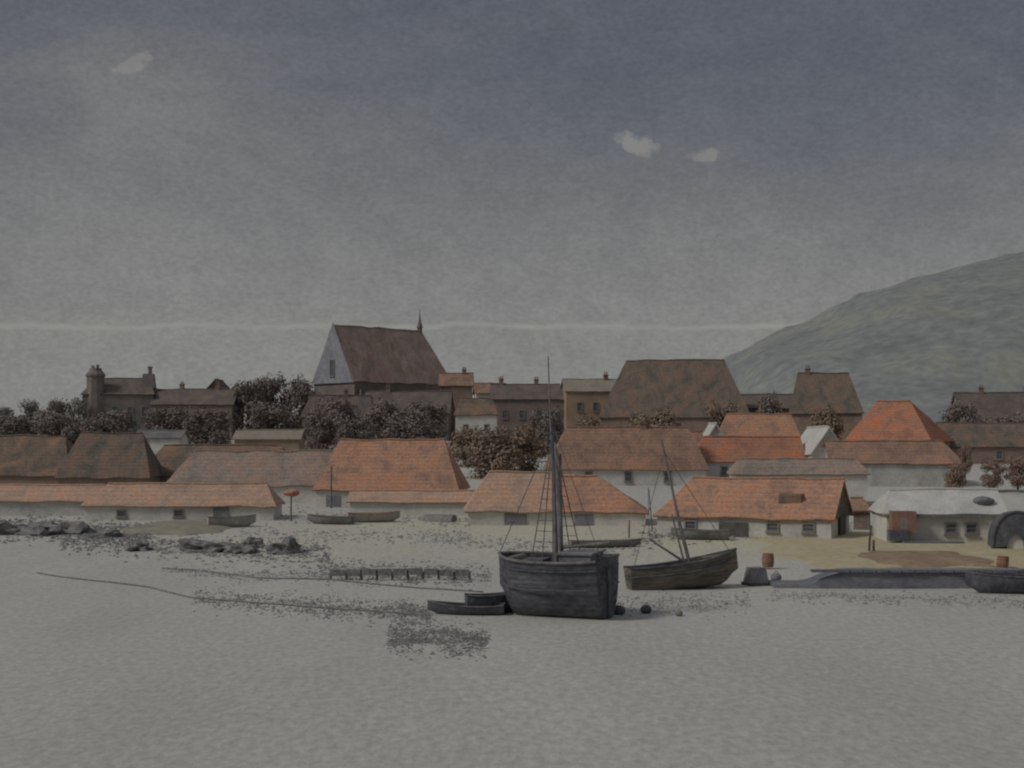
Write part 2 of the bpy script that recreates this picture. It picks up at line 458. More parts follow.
for fx in (-.9, -.54, -.18, .18, .54, .9):
    MB().box((fx * hw, -7 - .5, ze * .38), (.8, 1.0, ze * .76 + 2), top=.8).build('buttress', M['darkstone'], ch)

tw = house('sooty stone mansion with a stubby turret and a thin pinnacle', 86, 159, 379, 394, 292, 11, 'umber', 'darkstone', 'mansion', 'mansion', rz=6,
           hl=2, hr=2, base=9, wins=[(-.55, .62, 1.1, 2), (-.1, .62, 1.1, 2), (.35, .62, 1.1, 2), (.75, .62, 1.1, 2), (-.3, .25, 1.1, 2), (.5, .25, 1.1, 2)])
w, zr, ze = dims(tw)
a = MB().lathe([(1.8, -1.2), (1.8, zr + .2), (2.0, zr + .3), (2.0, zr + .7), (1.3, zr + 1.5), (1.2, zr + 2.0), (0, zr + 2.05)], 10, (-w * .33, -4.4, 0)).build('turret', M['darkstone'], tw)
for dx, hh in ((.45, .7), (-.5, .5)): MB().box((-w * .33 + dx, -4.4, zr + 2.0 + hh / 2), (.5, .6, hh)).build('chimney', M['darkstone'], a)
a = MB().box((w * .4, -2, zr - .5), (2.8, 2.6, 3.0), top=.75).box((w * .42, -2, zr + 1.6), (.7, .7, 1.4)).box((w * .42, -2, zr + 2.4), (.95, .95, .25)).build('pinnacle', M['darkstone'], tw)

house('long dark brown terrace beside the turreted mansion', 156, 240, 390, 404, 290, 9, 'umber', 'darkwall', 'terrace', 'terrace', rz=-4, base=9, chim=[(-.4, 1.0), (.5, 1.2)],
      wins=[(fx, .6, 1, 1.7) for fx in (-.8, -.45, -.1, .25, .6)], door=(.85, 1.1, 2.1))
house('narrow sooty gabled house rising behind the long dark terrace', 206, 232, 380, 394, 300, 8, 'umber', 'darkwall', 'house', 'house', gable=True, base=9.5)
house('dark house directly in front of the great church', 300, 372, 396, 416, 282, 8, 'umber', 'darkwall', rz=8, base=8.6, hl=2, chim=[(.3, .9)])
house('long sooty house in front of the church roof, right of its dark neighbour', 366, 452, 392, 412, 284, 9, 'umber', 'darkstone', rz=-3, base=8.6, chim=[(-.5, .8)], wins=[(-.6, .55, 1, 1.6), (0, .55, 1, 1.6), (.6, .55, 1, 1.6)])
house('small cottage with a rusty orange roof against the east end of the church', 441, 472, 374, 385, 290, 6, 'redbrown', 'brownwall', 'cottage', 'cottage', base=9.2, chim=[(.5, .7)])
house('small orange roofed cottage between the church cottage and the dark grey house', 474, 506, 384, 393, 286, 6, 'redbrown', 'white', 'cottage', 'cottage', base=9.2, rz=5)
house('tiny white cottage with a dark brown hipped roof below two orange roofs', 456, 497, 399, 414, 262, 6, 'brown', 'white', 'cottage', 'cottage', hl=1.2, hr=1.2, base=8.2, wins=[(-.5, .55, .8, 1.1), (.5, .55, .8, 1.1)], door=(0, .9, 1.9))
house('blocky dark grey house on the ridge behind the tall mast', 492, 566, 385, 399, 278, 10, 'umber', 'darkwall', hr=1.5, base=8.5, chim=[(-.75, 1.0), (.2, .9)], wins=[(-.65, .65, 1, 1.6), (-.2, .65, 1, 1.6), (.25, .65, 1, 1.6), (.7, .65, 1, 1.6)])
house('tan rendered tall house between the dark grey house and the big brown warehouse', 562, 618, 380, 391, 274, 9, 'olive_roof', 'tan', rz=4, base=8.3, chim=[(.6, .8)], wins=[(-.5, .7, 1, 1.6), (.1, .7, 1, 1.6), (-.5, .35, 1, 1.6), (.1, .35, 1, 1.6)])
house('big brown warehouse with a broad steep hipped roof, largest roof on the ridge', 598, 752, 361, 416, 255, 17, 'dark_brown', 'brownwall', 'warehouse', 'warehouse', rz=-7, hl=4.5, hr=4.5, base=7.4, amp=.25, wins=[(fx, .5, 1.1, 1.4) for fx in (-.7, -.3, .1, .5)])
house('low dark house between the big warehouse and the brown hipped house', 730, 800, 395, 408, 262, 8, 'umber', 'darkwall', base=8, rz=-4)
house('tall brown hipped house standing alone below the moorland hill', 786, 864, 374, 412, 240, 11, 'dark_brown', 'brownwall', hl=1.6, hr=2.2, base=6.8, rz=-10, chim=[(-.5, .7)], wins=[(-.5, .55, 1, 1.5), (.2, .55, 1, 1.5)])
house('long dark slate roofed terrace under the hill at the right edge', 955, 1085, 393, 420, 262, 9, 'umber', 'darkwall', 'terrace', 'terrace', rz=-3, base=8, chim=[(-.6, .8), (.1, .8)])
house('long dark brown building in front of the slate terrace at the right edge', 938, 1070, 424, 446, 222, 9, 'dark_brown', 'brownwall', 'terrace', 'terrace', rz=-3, base=5.4, wins=[(-.7, .5, 1, 1.3), (-.2, .5, 1, 1.3)])
# hillside
house('red roofed house, upper one of two stacked bright roofs in mid town', 714, 800, 415, 442, 218, 8, 'orange', 'white', hl=2, hr=1.5, base=5.0, rz=-5)
house('bright red roofed house, lower one of the two stacked red roofs', 690, 800, 438, 461, 196, 8, 'red', 'white', base=3.4, rz=3, hl=2.0, wins=[(-.5, .5, .9, 1.2), (.2, .5, .9, 1.2)])
house('narrow white gabled cottage left of the stacked red roofs', 699, 726, 424, 446, 207, 7, 'white_roof', 'white', 'cottage', 'cottage', gable=True, base=4.4, wins=[(0, .6, .8, 1.2)])
house('white gabled cottage between the red roofs and the hipped red house', 798, 838, 428, 452, 196, 9, 'white_roof', 'white', 'cottage', 'cottage', gable=True, base=3.5, rz=6, wins=[(-.4, .5, .8, 1.2), (.4, .5, .8, 1.2)])
house('large red hipped house with a shaded dark end, under the hill', 842, 958, 402, 440, 216, 14, 'red', 'brownwall', rz=-30, hl=3, hr=5, base=5.2)
house('low pinkish brown roofed range in front of the large red hipped house', 826, 955, 442, 463, 190, 8, 'redbrown', 'greywall', 'cottage row', 'cottages', rz=-3, base=3.2, hr=2).name = 'cottage_row'
house('brown pink roofed row below the big warehouse', 546, 702, 428, 468, 192, 10, 'redbrown', 'white', 'cottage_row', 'cottages', base=3.0, rz=2, hl=3, hr=2, amp=.22, chim=[(.25, .5)], wins=[(-.5, .5, .9, 1.2), (0, .5, .9, 1.2), (.5, .5, .9, 1.2)])
house('small rust red roofed outhouse peeping behind the brown pink row', 676, 700, 433, 444, 204, 5, 'door', 'brownwall', 'outhouse', 'outhouse', base=4.2)
house('low pink roofed shed between the barn and the white gabled cottage', 732, 862, 460, 474, 164, 6, 'pink', 'white', 'shed', 'shed', base=1.5, rz=-2, hl=1, hr=1)
# left slope
house('brown roofed house at the left edge of the town', -30, 84, 437, 474, 190, 10, 'brown', 'brownwall', rz=-3, base=3.1, hr=2.5, amp=.2)
house('dark brown roofed house, second from the left edge of the town', 66, 158, 434, 476, 184, 11, 'dark_brown', 'brownwall', rz=4, base=2.7, hl=2, hr=2, amp=.2)
house('brown roofed range below the dark terrace', 150, 302, 446, 474, 192, 9, 'brown', 'brownwall', 'cottage_row', 'cottages', rz=-2, base=3.1, hl=2, hr=3, amp=.2)
house('pale white walled cottage squeezed behind the brown roofs, left of the terrace trees', 140, 184, 431, 438, 222, 6, 'slate', 'white', 'cottage', 'cottage', base=5.6)
house('low ochre roofed shed below the dark trees left of the church', 238, 302, 431, 439, 226, 6, 'olive_roof', 'tan', 'shed', 'shed', base=5.9)
house('long faded pink roofed house left of the orange shed with the post', 172, 345, 452, 485, 170, 9, 'pink', 'white', rz=2, base=1.5, hl=3, amp=.2)
house('large faded orange roofed shed below the church', 322, 466, 441, 489, 166, 12, 'orange', 'white', 'shed', 'shed', base=1.4, rz=-4, hl=2.0, hr=2.5, amp=.22, door=(-.75, 1.6, 1.3), doormat='tarp')
house('long low pale orange shed, nearest the shore on the left', 92, 278, 485, 505, 146, 6, 'pale_orange', 'white', 'shed', 'shed', base=.7, rz=1, hr=1.5, hl=2, door=(.45, 1.6, 1.5), doormat='tarp', wins=[(-.6, .5, .9, .6), (0, .5, .9, .6)])
house('low pale orange shed running out of the left edge', -50, 102, 486, 501, 152, 6, 'pale_orange', 'greywall', 'shed', 'shed', base=.9, rz=1)
house('low narrow orange lean-to in front of the large faded orange shed', 352, 488, 492, 502, 152, 4.5, 'pale_orange', 'white', 'lean_to', 'lean-to', base=.95, rz=-2)
house('pale orange roofed boathouse left of the tall mast', 466, 572, 474, 510, 142, 9, 'pale_orange', 'white', 'boathouse', 'boathouse', base=.65, hl=2.5, rz=2, amp=.2, door=(-.1, 2.2, 1.2), doormat='tarp')
house('small deep orange roofed boathouse right of the tall mast', 556, 646, 477, 511, 140, 8, 'orange', 'white', 'boathouse', 'boathouse', base=.62, hl=.8, hr=5, rz=-3, amp=.2, door=(-.4, 1.8, 1.2), doormat='tarp')
bn = house('long orange tiled barn on the shore behind the leaning masts', 656, 852, 480, 517, 128, 9, 'orange', 'greywall', 'barn', 'barn', base=.45, rz=-23, hl=2.4, amp=.16, door=(-.1, 2.6, 1.3))
w, zr, ze = dims(bn)
for fx in (-.6, .35, .75): window(bn, fx * w / 2, -4.5, ze * .55, 1.0, .7)
MB().box((w / 2 + .2, 0, ze * .5), (.12, 2.6, ze)).build('door', M['darkdoor'], bn)
MB().add([(w / 2 + .03, -4.5, ze - .1), (w / 2 + .03, 4.5, ze - .1), (w / 2 + .03, 0, zr - .05), (w / 2 + .12, -4.5, ze - .1), (w / 2 + .12, 4.5, ze - .1), (w / 2 + .12, 0, zr - .05)], [(0, 1, 2), (5, 4, 3), (0, 3, 4, 1), (1, 4, 5, 2), (2, 5, 3, 0)]).build('gable_panel', M['tarbrown'], bn)  # thin panel, darker than the barn walls, covering the right gable
rg = MB()
rg.add([(.5 * w / 2 - 1, -2.9, ze + 1.2), (.5 * w / 2 + 1, -2.9, ze + 1.2), (.5 * w / 2 + 1, -2.9, ze + 1.95), (.5 * w / 2 - 1, -2.9, ze + 1.95), (.5 * w / 2 - 1, -1.2, ze + 2.05), (.5 * w / 2 + 1, -1.2, ze + 2.05)],
       [(0, 1, 2, 3), (3, 2, 5, 4), (0, 3, 4), (1, 5, 2), (0, 4, 5, 1)])
rg.build('dormer', M['brown'], bn)
house('little brown roofed lean-to against the right end of the barn', 849, 875, 499, 511, 134, 4, 'redbrown', 'darkwall', 'lean_to', 'lean-to', base=.6, hr=1, rz=-15)
wc = house('long low white cottage with pale roof and a rust red porch near the sand bank', 878, 994, 491, 513, 121, 6, 'white_roof', 'white', 'cottage', 'cottage', base=.32, rz=-3, hl=1.2)
w, zr, ze = dims(wc)
MB().box((-.04 * w, -3.32, ze - .2), (w * .68, .26, .22)).build('gutter', M['quay'], wc)
pc = MB().box((-w * .38, -3.7, 1.9), (2.0, 1.4, 1.7)).build('porch', M['door'], wc)
MB().box((-w * .42, -3.9, .75), (1.5, 1.1, .9)).build('step', M['black'], pc)
MB().box((-w * .38, -4.36, 1.75), (.6, .1, .9)).build('door', M['frame'], pc)
MB().blob((w * .36, -1.9, zr - .75), (.9, .5, .38), 3, 2, .15).build('skylight', M['quay'], wc)
MB().box((-w * .14, -4.4, .1), (5, .7, .35)).build('shadow_strip', M['quay'], wc)  # dark strip standing in for the shadow line along the cottage's foot
for fx in (.1, .45): window(wc, fx * w / 2, -3, ze * .5, .9, .8)
for o in COL.objects:
    for q in ('zr', 'ze', 'w'):
        if q in o: del o[q]

# ------------------------------------------------------------------ trees
def crown_mesh(wd, ht, seed, n=4600, leaf=.24):
    rnd = random.Random(seed); mb = MB(); cl = []
    for i in range(24):
        a = rnd.uniform(0, 6.28); q = rnd.random() ** .6; zz = rnd.uniform(.1, .9)
        rr = wd * .5 * math.sqrt(max(.05, 1 - ((zz - .5) / .52) ** 2)) * .72
        cl.append((Vector((rr * q * math.cos(a), rr * q * math.sin(a), ht * zz)), rnd.uniform(.14, .24) * wd))
    for i in range(n):
        c, r = rnd.choice(cl)
        d = Vector((rnd.gauss(0, 1), rnd.gauss(0, 1), rnd.gauss(0, .75))).normalized() * r * rnd.random() ** .35
        p = c + d; nrm = (d.normalized() + Vector((rnd.gauss(0, .45), rnd.gauss(0, .45), rnd.gauss(.3, .45)))).normalized()
        u = nrm.orthogonal().normalized(); w = nrm.cross(u); s = leaf * rnd.uniform(.6, 1.3)
        mb.add([p - u * s, p - w * s * .6, p + u * s, p + w * s * .6], [(0, 1, 2, 3)])
    return mb
def trunk_mesh(wd, ht, seed):
    rnd = random.Random(seed + 99); mb = MB()
    mb.tube([(0, 0, -.6), (.1, 0, ht * .3), (0, .1, ht * .6), (.1, 0, ht * .85)], [ht * .035, ht * .026, ht * .016, .03], 7)
    for i in range(6):
        a = rnd.uniform(0, 6.28); z = ht * rnd.uniform(.28, .55)
        mb.tube([(0, 0, z), (math.cos(a) * wd * .2, math.sin(a) * wd * .2, z + ht * .14), (math.cos(a) * wd * .36, math.sin(a) * wd * .36, z + ht * .24)], [ht * .013, ht * .009, .02], 5)
    return mb
def rawmesh(mb, name, m):
    me = bpy.data.meshes.new(name); me.from_pydata(mb.v, [], mb.f); me.materials.append(m); return me
PROTO = {}
for key, m, n in (('dark', 'leaf_dark', 3), ('grey', 'leaf_grey', 2), ('brown', 'leaf_brown', 3), ('rust', 'leaf_rust', 2)):
    PROTO[key] = []
    for i in range(n):
        sd = hash(m) % 7 + i * 13 + len(key) * 31
        PROTO[key].append((rawmesh(crown_mesh(8, 9, len(key) * 31 + i * 13 + ord(key[0])), 'crown', M[m]), rawmesh(trunk_mesh(8, 9, i + ord(key[0])), 'trunk', M['bark'])))
TC = [0]
def tree(label, px, vtop, y, wpx, key, base=None, name='tree', cat='tree', group='trees among the houses', low=0):
    TC[0] += 1
    c, tr = PROTO[key][TC[0] % len(PROTO[key])]
    zb = H(y) if base is None else base
    ht = Z(vtop, y) - zb; wd = wpx * y / F
    t = thing(name, label, cat, (X(px, y), y, zb - low), TC[0] * 1.7, group)
    t.scale = (wd / 8, wd / 8, (ht + low) / 8.6)
    for me, nm in ((tr, 'trunk'), (c, 'crown')):
        o = bpy.data.objects.new(nm, me); COL.objects.link(o); o.parent = t
    return t
TL = 'dark grey tree on the ridge '
tree('small dark grey tree at the very left edge of the ridge', 2, 408, 296, 40, 'grey', low=1)
tree('dark grey bushy tree, second on the ridge from the left edge', 28, 402, 298, 46, 'grey', low=1.5)
tree('dark grey tree, third on the ridge from the left edge', 56, 401, 292, 44, 'dark', low=1.5)
tree('dark tree tucked against the left wall of the turreted mansion', 80, 399, 284, 34, 'grey', low=1.5)
tree('dark umber tree at the foot of the turreted mansion', 118, 412, 262, 60, 'dark', low=2)
tree('dark umber tree right of the mansion, in front of the terrace', 168, 408, 268, 54, 'dark', low=2)
tree('broad dark tree in front of the middle of the dark terrace', 208, 410, 264, 56, 'dark', low=2)
tree('tall dark tree where the terrace ends, left of the church', 248, 383, 290, 54, 'dark', low=2)
tree('tallest round dark tree of the clump left of the church', 272, 377, 298, 50, 'dark', low=2)
tree('dark tree of the clump nearest the church gable', 302, 380, 292, 46, 'dark', low=2)
tree('low dark tree in front of the left edge of the ridge', 14, 418, 250, 56, 'dark', low=2)
tree('low dark tree behind the ridge of the dark brown roofed house', 62, 416, 246, 60, 'dark', low=2)
tree('low dark tree above the gap between the pale cottage and the dark brown roof', 100, 418, 244, 54, 'dark', low=2)
tree('low dark tree above the right end of the ochre roofed shed', 318, 416, 242, 50, 'dark', low=2)
tree('low dark tree above the left end of the large faded orange roof', 352, 418, 236, 50, 'dark', low=2)
tree('low dark tree above the middle of the large faded orange roof', 408, 418, 238, 60, 'dark', low=2)
tree('dark bushy tree in front of the clump left of the church', 268, 404, 262, 66, 'dark', low=2)
tree('dark tree at the foot of the pale church gable', 334, 400, 264, 60, 'dark', low=2)
tree('dark tree in front of the sooty house below the church roof', 384, 404, 262, 66, 'dark', low=2)
tree('dark tree below the right end of the church', 428, 404, 264, 56, 'dark', low=2)
tree('brown autumn tree below the small orange cottages', 466, 428, 214, 50, 'brown', low=2)
tree('broad brown autumn tree with an olive tinge behind the pale boathouse', 492, 432, 196, 58, 'brown', low=2)
tree('brown autumn tree left of the tall mast, behind the boathouses', 524, 424, 204, 56, 'brown', low=2)
tree('dark brown tree in front of the tan house', 548, 410, 240, 44, 'dark', low=2)
tree('dark tree between the tan house and the warehouse', 586, 420, 232, 40, 'brown', low=2)
tree('russet tree in front of the big brown warehouse', 654, 410, 228, 60, 'brown', low=2)
tree('brown tree at the right corner of the big brown warehouse', 722, 404, 236, 40, 'brown', low=1.5)
tree('dark bushy tree between the warehouse and the lone hipped house', 770, 398, 244, 48, 'dark', low=2)
tree('brown tree at the foot of the lone brown hipped house', 826, 406, 226, 44, 'brown', low=2)
tree('dark brown tree just right of the large red hipped house', 962, 404, 240, 46, 'dark', low=2)
tree('dark brown tree in front of the terraces at the right edge', 1004, 418, 226, 60, 'dark', low=2)
for px, v, wp, lb in ((965, 447, 15, 'round russet bush at the corner of the large red hipped house'), (955, 463, 26, 'russet bush on the pale slope above the white cottage'),
                      (994, 462, 28, 'dark russet bush on the pale slope between two russet bushes'), (1018, 458, 30, 'dark russet bush cut by the right edge of the picture')):
    yy = 180
    tree(lb, px, v, yy, wp, 'rust', base=Z(v + 17, yy), name='bush', cat='bush', group='russet bushes on the right slope', low=1.6)

# ------------------------------------------------------------------ boats
def hull(L, B, D, bowrise=.5, stern=.8, n=17, flare=.85, blunt=2.2, seed=1):
    """loft of a clinker hull, bow at +x; returns outer mesh (with inside) and a function giving the gunwale"""
    def st(t):      # half beam, keel z, sheer z at t in 0 (stern) .. 1 (bow)
        b = B / 2 * (stern + (1 - stern) * math.sin(min(1, t / .45) * math.pi / 2)) if t < .45 else B / 2 * max(0, 1 - ((t - .45) / .55) ** blunt)
        k = .0 + D * .55 * smoothstep(.75, 1, t) ** 2
        s = D + bowrise * max(0, (t - .35) / .65) ** 2 + .25 * bowrise * max(0, (.3 - t) / .3) ** 2
        return b, k, s
    mb = MB(); m = 8; ins = .93
    for side in (1, ins):
        base = len(mb.v)
        for i in range(n):
            t = i / (n - 1); b, k, s = st(t); b = max(b, .03)
            x = (t - .5) * L
            for j in range(-m, m + 1):
                q = abs(j) / m; w = b * (math.sin(q * math.pi / 2) ** flare) * side; z = k + (s - k) * (1 - math.cos(q * math.pi / 2)) ** .9
                if side != 1: z = max(z, k + .12 * D) if q < 1 else z
                mb.v.append((x * (1 if side == 1 else .985), math.copysign(w, j) if j else 0, z))
        c = 2 * m + 1
        for i in range(n - 1):
            for j in range(c - 1):
                a = base + i * c + j; mb.f.append((a, a + 1, a + c + 1, a + c))
        mb.f.append(tuple(base + j for j in range(c)))
        if side != 1:
            for i in range(n - 1):
                for j in (0, c - 1):
                    a = i * c + j; mb.f.append((a, a + c, base + a + c, base + a))
    def gun(t, sgn): b, k, s = st(t); return Vector(((t - .5) * L, sgn * b, s))
    return mb, gun, st
def gunwale(t, gun, m, r=.06, parent=None):
    g = MB()
    for s in (-1, 1): g.tube([gun(i / 14, s) + Vector((0, s * .02, .02)) for i in range(15)], r, 6)
    return g.build('gunwale', m, parent or t)

# the big smack on the mud
yb = gy(619)
sm = thing('fishing_smack', 'tarred black fishing smack aground on the pale flats, with one tall mast and shrouds', 'fishing boat', (X(555, yb), yb + 1.6, -.12), R(180 - 24), rot=(R(-2), R(1), R(180 - 24)))
mb, gun, st = hull(6.0, 3.9, 3.0, .25, .86, blunt=3.4, flare=.62)
hl_ = mb.build('hull', M['tar'], sm)
gunwale(sm, gun, M['deck'], .09)
pk = MB()
for zf in (.55, .86):
    for s in (-1, 1):
        pk.tube([(gun(i / 14, s).x, s * (gun(i / 14, s).y * s * (.955 + .05 * zf) + .02), st(i / 14)[1] + (st(i / 14)[2] - st(i / 14)[1]) * zf) for i in range(14)], .045, 5)
pk.build('rubbing_strake', M['black'], sm)
dk = MB(); g0 = []
for i in range(13):
    t = i / 12 * .94; g = gun(t, 1); g0.append((g.x, g.y * .93, 2.55))
dk.add(g0 + [(a, -b, c) for a, b, c in g0], [(i, i + 1, i + 14, i + 13) for i in range(12)])
dk.build('deck', M['deck'], sm, solid=.06)
MB().box((-1.6, 0, 2.95), (1.7, 1.9, .8)).box((-1.6, 0, 3.38), (1.9, 2.1, .1)).build('deckhouse', M['tarp'], sm)
hb = MB().box((1.0, 0, 2.78), (1.2, 1.5, .45)).build('hatch', M['tar'], sm)
MB().tube([(2.0, -.8, 3.0), (2.0, .8, 3.0)], .22, 8).box((2.0, -.75, 2.8), (.3, .16, .7)).box((2.0, .75, 2.8), (.3, .16, .7)).build('windlass', M['greyhull'], sm)
MB().box((-3.06, 0, 1.3), (.1, .4, 2.6)).box((-2.8, 0, 3.2), (1.1, .08, .08)).build('rudder', M['black'], sm)
mx = -.22
mastp = MB().tube([(mx, 0, 2.5), (mx, 0, 7), (mx + .05, 0, 10.2)], [.12, .1, .07], 10).build('mast', M['spar'], sm)
MB().tube([(mx + .05, .12, 9.4), (mx + .08, .1, 13.4)], [.05, .03], 8).build('topmast', M['spar'], mastp)
MB().tube([(mx, -.85, 9.5), (mx, .85, 9.5)], .05, 6).build('crosstree', M['spar'], mastp)
for s in (-1, 1):
    so = None
    for tt in (.36, .46, .56):
        o = MB().tube([gun(tt, s), (mx, s * .1, 9.3)], .03, 5).build('shroud', M['rope'], sm)
        so = so or o
    for i in range(1, 10):
        q = i / 12; a = gun(.36, s).lerp(Vector((mx, s * .1, 9.3)), q); b = gun(.56, s).lerp(Vector((mx, s * .1, 9.3)), q)
        MB().tube([a, b], .018, 4).build('ratline', M['rope'], so)
MB().tube([gun(.99, 1) * 1, (mx, 0, 9.6)], .025, 5).build('forestay', M['rope'], sm)
MB().tube([gun(0, .5), (mx, 0, 10)], .02, 5).build('backstay', M['rope'], sm)
gf_ = MB().tube([(mx - .3, .25, 3.5), (mx - .35, .3, 5), (mx - .3, .28, 7), (mx - .2, .2, 9.0)], [.07, .12, .11, .05], 8).build('furled_sail', M['sail'], sm)
MB().tube([(mx - .2, .1, 3.6), (mx - 3.0, .2, 3.9)], .08, 7).build('boom', M['spar'], sm)
MB().tube([(mx - .24, -.2, 3.0), (mx - .28, -.26, 8.4)], .07, 7).build('gaff', M['spar'], sm)

def rowboat(label, px, v, L, rz, hm, im='deck', name='rowing_boat', group=None, B=None, D=.62, rot=None, lift=0, cat='rowing boat'):
    yy = gy(v); t = thing(name, label, cat, (X(px, yy), yy, G(X(px, yy), yy) - .05 + lift), group=group, rot=rot or (0, 0, R(rz)))
    mb, gun, st = hull(L, B or L * .36, D, .22, .7, blunt=2.0, flare=.7, n=13)
    mb.build('hull', M[hm], t); gunwale(t, gun, M[im], .035)
    for tt in (.25, .5, .72):
        g = gun(tt, 1); MB().box((g.x, 0, D * .74), (.22, g.y * 1.72, .05)).build('thwart', M[im], t)
    return t
rowboat('low black dinghy lying against the left side of the fishing smack', 466, 614, 4.0, 176, 'black', D=.5)
r2 = rowboat('black rowing boat with a higher bow, between the dinghy and the smack', 494, 612, 3.0, 12, 'black', D=.95)

# leaning lugger
yl = gy(590)
lg = thing('lugger', 'dark brown lugger heeled over on the mud with raking bare masts', 'fishing boat', (X(687, yl), yl + .8, -.05), rot=(R(-2), R(-6), R(9)))
mb, gun, st = hull(6.9, 2.6, 1.6, .45, .7, blunt=2.6, flare=.6)
mb.build('hull', M['tarbrown'], lg); gunwale(lg, gun, M['tar'], .07)
g0 = []
for i in range(13):
    t = i / 12 * .93; g = gun(t, 1); g0.append((g.x, g.y * .92, 1.22))
MB().add(g0 + [(a, -b, c) for a, b, c in g0], [(i, i + 1, i + 14, i + 13) for i in range(12)]).build('deck', M['deck'], lg, solid=.05)
pk = MB()
for s in (-1, 1): pk.tube([(gun(i / 14, s).x, gun(i / 14, s).y * .99 + s * .03, st(i / 14)[1] + (st(i / 14)[2] - st(i / 14)[1]) * .7) for i in range(14)], .045, 5)
pk.build('rubbing_strake', M['black'], lg)
MB().box((2.0, 0, 1.5), (1.3, 1.2, .5)).box((2.0, 0, 1.78), (1.45, 1.35, .08)).build('cuddy', M['tarbrown'], lg)
ml = MB().tube([(.5, 0, 1.1), (.1, 0, 4), (-.45, 0, 9.2)], [.12, .1, .05], 8).build('mast', M['spar'], lg)
MB().tube([(.1, -.1, 1.5), (-.35, -.1, 4.6)], [.07, .05], 7).build('mizzen_mast', M['spar'], lg)
MB().tube([(.3, -.2, 1.5), (-2.0, -.5, 3.3)], [.09, .05], 7).build('boom', M['spar'], lg)
for a, b in (((-2.0, -.5, 3.3), (-1.6, 0, 6.4)), (gun(.95, 1), (-.35, 0, 8.4)), (gun(.1, 1), (-.35, 0, 8.4))): MB().tube([a, b], .02, 5).build('stay', M['rope'], lg)
MB().tube([(-1.72, -.3, 3.75), (-1.6, -.1, 6.3)], [.05, .03], 6).build('sprit', M['spar'], lg)

# small craft and gear along the shore
rowboat('pale rowing boat drawn up on the shore with a red painted rim', 374, 522, 5.2, 10, 'palehull', 'redpaint', group='small craft drawn up on the shore', D=.9)
rowboat('grey rowing boat drawn up left of the red rimmed boat', 330, 524, 4.6, 170, 'greyhull', group='small craft drawn up on the shore', D=.75)
rowboat('pale rowing boat at the left end of the drawn up boats', 232, 527, 4.6, 20, 'palehull', 'deck', group='small craft drawn up on the shore', D=.95)
rowboat('dark upturned rowing boat beside the furthest right of the drawn up boats', 436, 521, 4.4, 150, 'greyhull', group='small craft drawn up on the shore', rot=(R(180), 0, R(150)), lift=.75, D=.7)
rowboat('grey punt drawn up below the deep orange boathouse', 606, 547, 5.8, 4, 'greyhull', group='small craft drawn up on the shore', D=.5)
rowboat('dark grey skiff behind the raking masts, in front of the barn', 700, 540, 5.0, 172, 'greyhull', group='small craft drawn up on the shore', D=.8)
rowboat('grey rowing boat in front of the barn door, right of the dark skiff', 752, 536, 4.0, 15, 'greyhull', group='small craft drawn up on the shore', D=.7)
rowboat('long dark barge lying alongside the stone jetty at the right edge', 1010, 594, 5.2, 178, 'black', name='barge', cat='barge', D=1.05, B=1.9)

def buoy(label, px, v, r, m, name='mooring_buoy', cat='buoy', group=None):
    yy = gy(v); x = X(px, yy); t = thing(name, label, cat, (x, yy, G(x, yy)), px * .3, group)
    MB().lathe([(0, 0), (r * .7, .02), (r * 1.0, r * .4), (r * .95, r * .9), (r * .6, r * 1.3), (0, r * 1.4)], 14).build('float', M[m], t, smooth=True)
    k = MB()
    pts = [(r * .3 * math.cos(a), 0, r * 1.45 + r * .3 * math.sin(a)) for a in [i * math.pi / 5 for i in range(-1, 7)]]
    k.tube(pts, r * .07, 5).build('ring', M['rust'], t)
    return t
buoy('black mooring buoy nearest the stern of the smack', 619, 614, .34, 'black')
buoy('black mooring buoy, right one of the pair beside the smack', 646, 613, .3, 'black')
buoy('small pale buoy right of two black buoys', 679, 616, .2, 'olive')
buoy('dark grey buoy below the rusty buoy at the left tip of the sand bank', 776, 581, .36, 'quay')
def barrel(label, px, v, r, h, m, tilt=0):
    yy = gy(v); x = X(px, yy); t = thing('barrel', label, 'barrel', (x, yy, G(x, yy) + .12), rot=(0, R(tilt), .4))
    MB().lathe([(0, 0), (r * .82, 0), (r * .95, h * .25), (r, h * .5), (r * .95, h * .75), (r * .82, h), (r * .76, h), (r * .76, h * .94), (0, h * .94)], 14).build('staves', M[m], t)
    for z in (.12, .3, .7, .88):
        q = r * (1 - .18 * (abs(z - .5) / .5) ** 2) + .015; MB().lathe([(q - .02, h * z - .04), (q, h * z - .04), (q, h * z + .04), (q - .02, h * z + .04)], 14).build('hoop', M['rust'], t)
    return t
barrel('rust brown barrel on the left tip of the sand bank', 768, 569, .42, .95, 'door')
barrel('rust brown barrel on the sand at the right end of the gravel track', 1002, 569, .42, .85, 'door', 8)
t = thing('covered_crate', 'grey canvas covered crate right of the bow of the lugger', 'crate', (X(756, gy(586)), gy(586), G(X(756, gy(586)), gy(586))), .3)
MB().box((0, 0, .55), (1.3, 1.1, 1.1), top=.72).build('canvas_cover', M['tarp'], t)
MB().box((0, 0, .09), (1.42, 1.22, .18)).build('pallet', M['darkdoor'], t)

